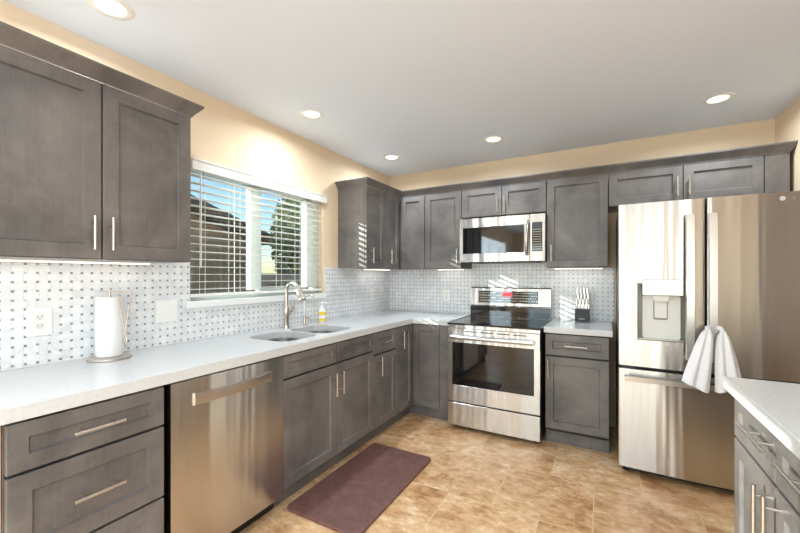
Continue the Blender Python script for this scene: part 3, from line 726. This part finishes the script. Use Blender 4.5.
MB().prism(rrect(.202, .266, 1.040, 1.150, .006, 4), 0, 'y', .034, .042).build('paddle_face', M['cream'], dsp)
MB().box(hx0+.006, hx1-.006, .012, .06, .8995, .906).build('drip_tray', M['nickel'], dsp)
# handles
def flat_handle(parent, x0, x1, z0, z1):
    mb = MB(); rings = []
    for i in range(15):
        s_ = i/14; z = z0+(z1-z0)*s_; q = 2*s_-1; y = -.048-.010*(1-q*q); yy = .004
        rings.append([mb.bm.verts.new(p) for p in ((x0, y+.016, z), (x0+.004, y, z), (x1-.004, y, z), (x1, y+.016, z))])
    for a, b in zip(rings, rings[1:]):
        for j in range(4): mb.bm.faces.new((a[j], a[(j+1) % 4], b[(j+1) % 4], b[j]))
    mb.bm.faces.new(rings[0][::-1]); mb.bm.faces.new(rings[-1])
    for z in (z0+.012, z1-.012): mb.box(x0+.006, x1-.006, -.036, curved((x0+x1)/2)+.002, z-.012, z+.012)
    return mb.build('handle', M['steel_plain'], parent, True)
flat_handle(ld, .350, .395, .80, 1.680); flat_handle(rd, .456, .502, .80, 1.680)
mb = MB(); rings = []
for i in range(21):
    s_ = i/20; x = .035+(FW-.07)*s_; q = 2*s_-1; y = -.046-.006*(1-q*q)
    rings.append([mb.bm.verts.new(p) for p in ((x, y+.018, .630), (x, y, .633), (x, y-.001, .664), (x, y+.018, .668))])
for a, b in zip(rings, rings[1:]):
    for j in range(4): mb.bm.faces.new((a[j], a[(j+1) % 4], b[(j+1) % 4], b[j]))
mb.bm.faces.new(rings[0][::-1]); mb.bm.faces.new(rings[-1])
for x in (.05, FW-.05): mb.box(x-.014, x+.014, -.036, curved(x)+.004, .638, .660)
mb.build('handle', M['steel_plain'], fz, True)
MB().box(.02, .10, .02, .07, .7015, .7205).build('hinge_cover', M['dark'], fr_)
# maker's mark on the right door
def text(s, size, loc, m, parent, rot=(PI/2, 0, 0)):
    c = bpy.data.curves.new('lettering', 'FONT'); c.body = s; c.size = size; c.extrude = .0003; c.materials.append(m); c.align_x = 'LEFT'
    tmp = bpy.data.objects.new('lettering', c); C.objects.link(tmp); bpy.context.view_layer.update()
    me = bpy.data.meshes.new_from_object(tmp.evaluated_get(bpy.context.evaluated_depsgraph_get())); bpy.data.objects.remove(tmp)
    o = bpy.data.objects.new('lettering', me); C.objects.link(o); o.parent = parent; o.location = loc; o.rotation_euler = rot; return o
lx, lz = .790, 1.742; ly = curved(lx)-.0006
MB().prism([(lx+.013*math.cos(a*PI/12), lz+.013*math.sin(a*PI/12)) for a in range(24)], 0, 'y', ly, ly+.002).build('badge', M['print'], rd)
text('LG', .026, (lx+.018, ly+.0035, lz-.009), M['print'], rd)

# ------------------------------------------------------------ towel looped behind the right handle
def towel():
    t = thing('dish_towel', 'white dish towel looped over the right refrigerator door handle', 'towel', (FX+.479, -.93, .62))
    # two tails as pleated tapering sleeves, joined by a bunched neck behind the handle
    def tail(name, top, bot_c, w_top, w_bot, z_top, z_l, z_r, seed, th):
        mb = MB(); n_, m_ = 26, 22; rnd = random.Random(seed); ph_ = rnd.uniform(0, 6)
        front_, back_ = [], []
        for j in range(m_+1):
            s_ = j/m_; sp = s_**.5
            cx_ = top[0]+(bot_c[0]-top[0])*s_; cy_ = top[1]+(bot_c[1]-top[1])*s_
            hw = (w_top+(w_bot-w_top)*sp)/2
            rf, rb = [], []
            for i in range(n_+1):
                u = -1+2*i/n_; zb = z_l+(z_r-z_l)*(u+1)/2
                z = z_top+(zb-z_top)*s_ - .02*(1-s_)*abs(u)
                a = .004+.011*s_
                y = cy_ + a*math.sin(u*6.2+ph_+s_*.8)+.004*math.sin(u*13+ph_*2)*s_ - .012*(1-u*u)
                e = th*math.sqrt(max(1-u*u, .02))*(1-.45*s_)
                rf.append(mb.bm.verts.new((cx_+hw*u, y-e, z))); rb.append(mb.bm.verts.new((cx_+hw*u, y+e, z)))
            front_.append(rf); back_.append(rb)
        for j in range(m_):
            for i in range(n_):
                mb.bm.faces.new((front_[j][i], front_[j+1][i], front_[j+1][i+1], front_[j][i+1]))
                mb.bm.faces.new((back_[j][i], back_[j][i+1], back_[j+1][i+1], back_[j+1][i]))
            mb.bm.faces.new((front_[j][0], back_[j][0], back_[j+1][0], front_[j+1][0])); mb.bm.faces.new((front_[j][n_], front_[j+1][n_], back_[j+1][n_], back_[j][n_]))
        for j in (0, m_):
            for i in range(n_): mb.bm.faces.new((front_[j][i], front_[j][i+1], back_[j][i+1], back_[j][i]))
        return mb.build(name, M['towel'], t, True)
    z0 = -.62
    tail('towel_tail', (-.034, -.005), (-.090, -.012), .030, .130, 1.012+z0, .682+z0, .624+z0, 1, .013)
    tail('towel_tail', (.034, -.005), (.064, -.010), .030, .125, 1.000+z0, .636+z0, .680+z0, 4, .013)
    MB().tube([(-.036, -.002, .365), (-.030, .020, .385), (0, .047, .392), (.030, .020, .385), (.036, -.002, .365)], [.012, .013, .010, .013, .012], 12).build('towel_neck', M['towel'], t, True)
towel()

# ------------------------------------------------------------ knife block and knives
KX, KY = 2.020, -.115
kb = thing('knife_block', 'black knife block on the short countertop right of the stove', 'knife block', (KX, KY, CT1))
MB().box(-.056, .056, -.05, .05, 0, .108, .003).build('block', M['dark'], kb)
mb = MB()
for i in range(8): mb.box(-.022+i*.0055, -.018+i*.0055, -.0508, -.0498, .022, .022+(.009 if i in (0, 3) else .006))
mb.build('maker_print', M['print'], kb)
kn0 = None; spots = []
for r_ in range(3):
    for c_ in range(4):
        spots.append((-.042+.026*c_+(0, .010, .003)[r_], -.030+.030*r_, .045+.045*r_))
names_ = ['front row', 'middle row', 'back row']; cols_ = ['far left', 'second from left', 'third from left', 'far right']
for i, (x, y, up) in enumerate(spots):
    if i == 0:
        k = thing('knife', '', 'knife', group='knives standing in the black block'); kn0 = k
        MB().box(-.008, .008, -.010, .010, 0, .098, .003, 2).build('handle', M['steel_plain'], k, True)
        MB().prism([(-.0065, 0), (.0065, 0), (.002, -.13), (-.0065, -.12)], 0, 'y', -.0009, .0009).build('blade', M['chrome'], k)
    else: k = copy_tree(kn0)
    k.location = (KX+x, KY+y, CT1+.100+.048*(i//4)); k.rotation_euler = (0, 0, 0)
    k['label'] = 'steel-handled knife in the black block, %s of the %s' % (cols_[i % 4], names_[i//4])

# ------------------------------------------------------------ floor mat
mb = MB(); mb.prism(rrect(.622, 1.120, -2.19, -1.275, .035, 6), 0, 'z', .0, .018, .006)
tag(mb.build('floor_mat', M['mat'], None, False), 'dark brown cushioned floor mat in front of the sink cabinet', 'mat')

# ------------------------------------------------------------ ceiling downlights
def make_can():
    t = thing('ceiling_light', '', 'ceiling light', (0, 0, H), 0, 'recessed ceiling lights')
    MB().lathe([(.054, -.0005), (.056, -.006), (.082, -.004), (.086, -.0005), (.054, -.0005)], (0, 0, 0), 40).build('trim_ring', M['white'], t, True)
    MB().lathe([(0, -.002), (.0545, -.002), (.0545, -.0008), (0, -.0008)], (0, 0, 0), 32).build('lens', M['lamp'], t)
    d = bpy.data.lights.new('can_lamp', 'AREA'); d.shape = 'DISK'; d.size = .10; d.energy = 8.0; d.color = (.84, .95, 1.02); d.spread = math.radians(165)
    o = bpy.data.objects.new('can_lamp', d); C.objects.link(o); o.parent = t; o.location = (0, 0, -.009)
    return t
spots = [((.35, -2.905), 'round recessed ceiling light at the upper left corner above the wall cabinet'),
         ((.375, -1.70), 'round recessed ceiling light above the window'),
         ((.39, -.60), 'round recessed ceiling light over the counter corner'),
         ((1.375, -.594), 'round recessed ceiling light above the stove'),
         ((2.832, -.593), 'round recessed ceiling light above the refrigerator'),
         ((1.4, -4.4), None), ((2.6, -4.4), None), ((1.4, -6.0), None), ((2.6, -6.0), None), ((2.0, -2.9), None)]  # entries without a label are out of view, added for more light
can0 = make_can()
for i, ((x, y), lab) in enumerate(spots):
    t = can0 if i == 0 else copy_tree(can0)
    t.location = (x, y, H)
    t['label'] = lab or 'unseen recessed ceiling light added to brighten the room'
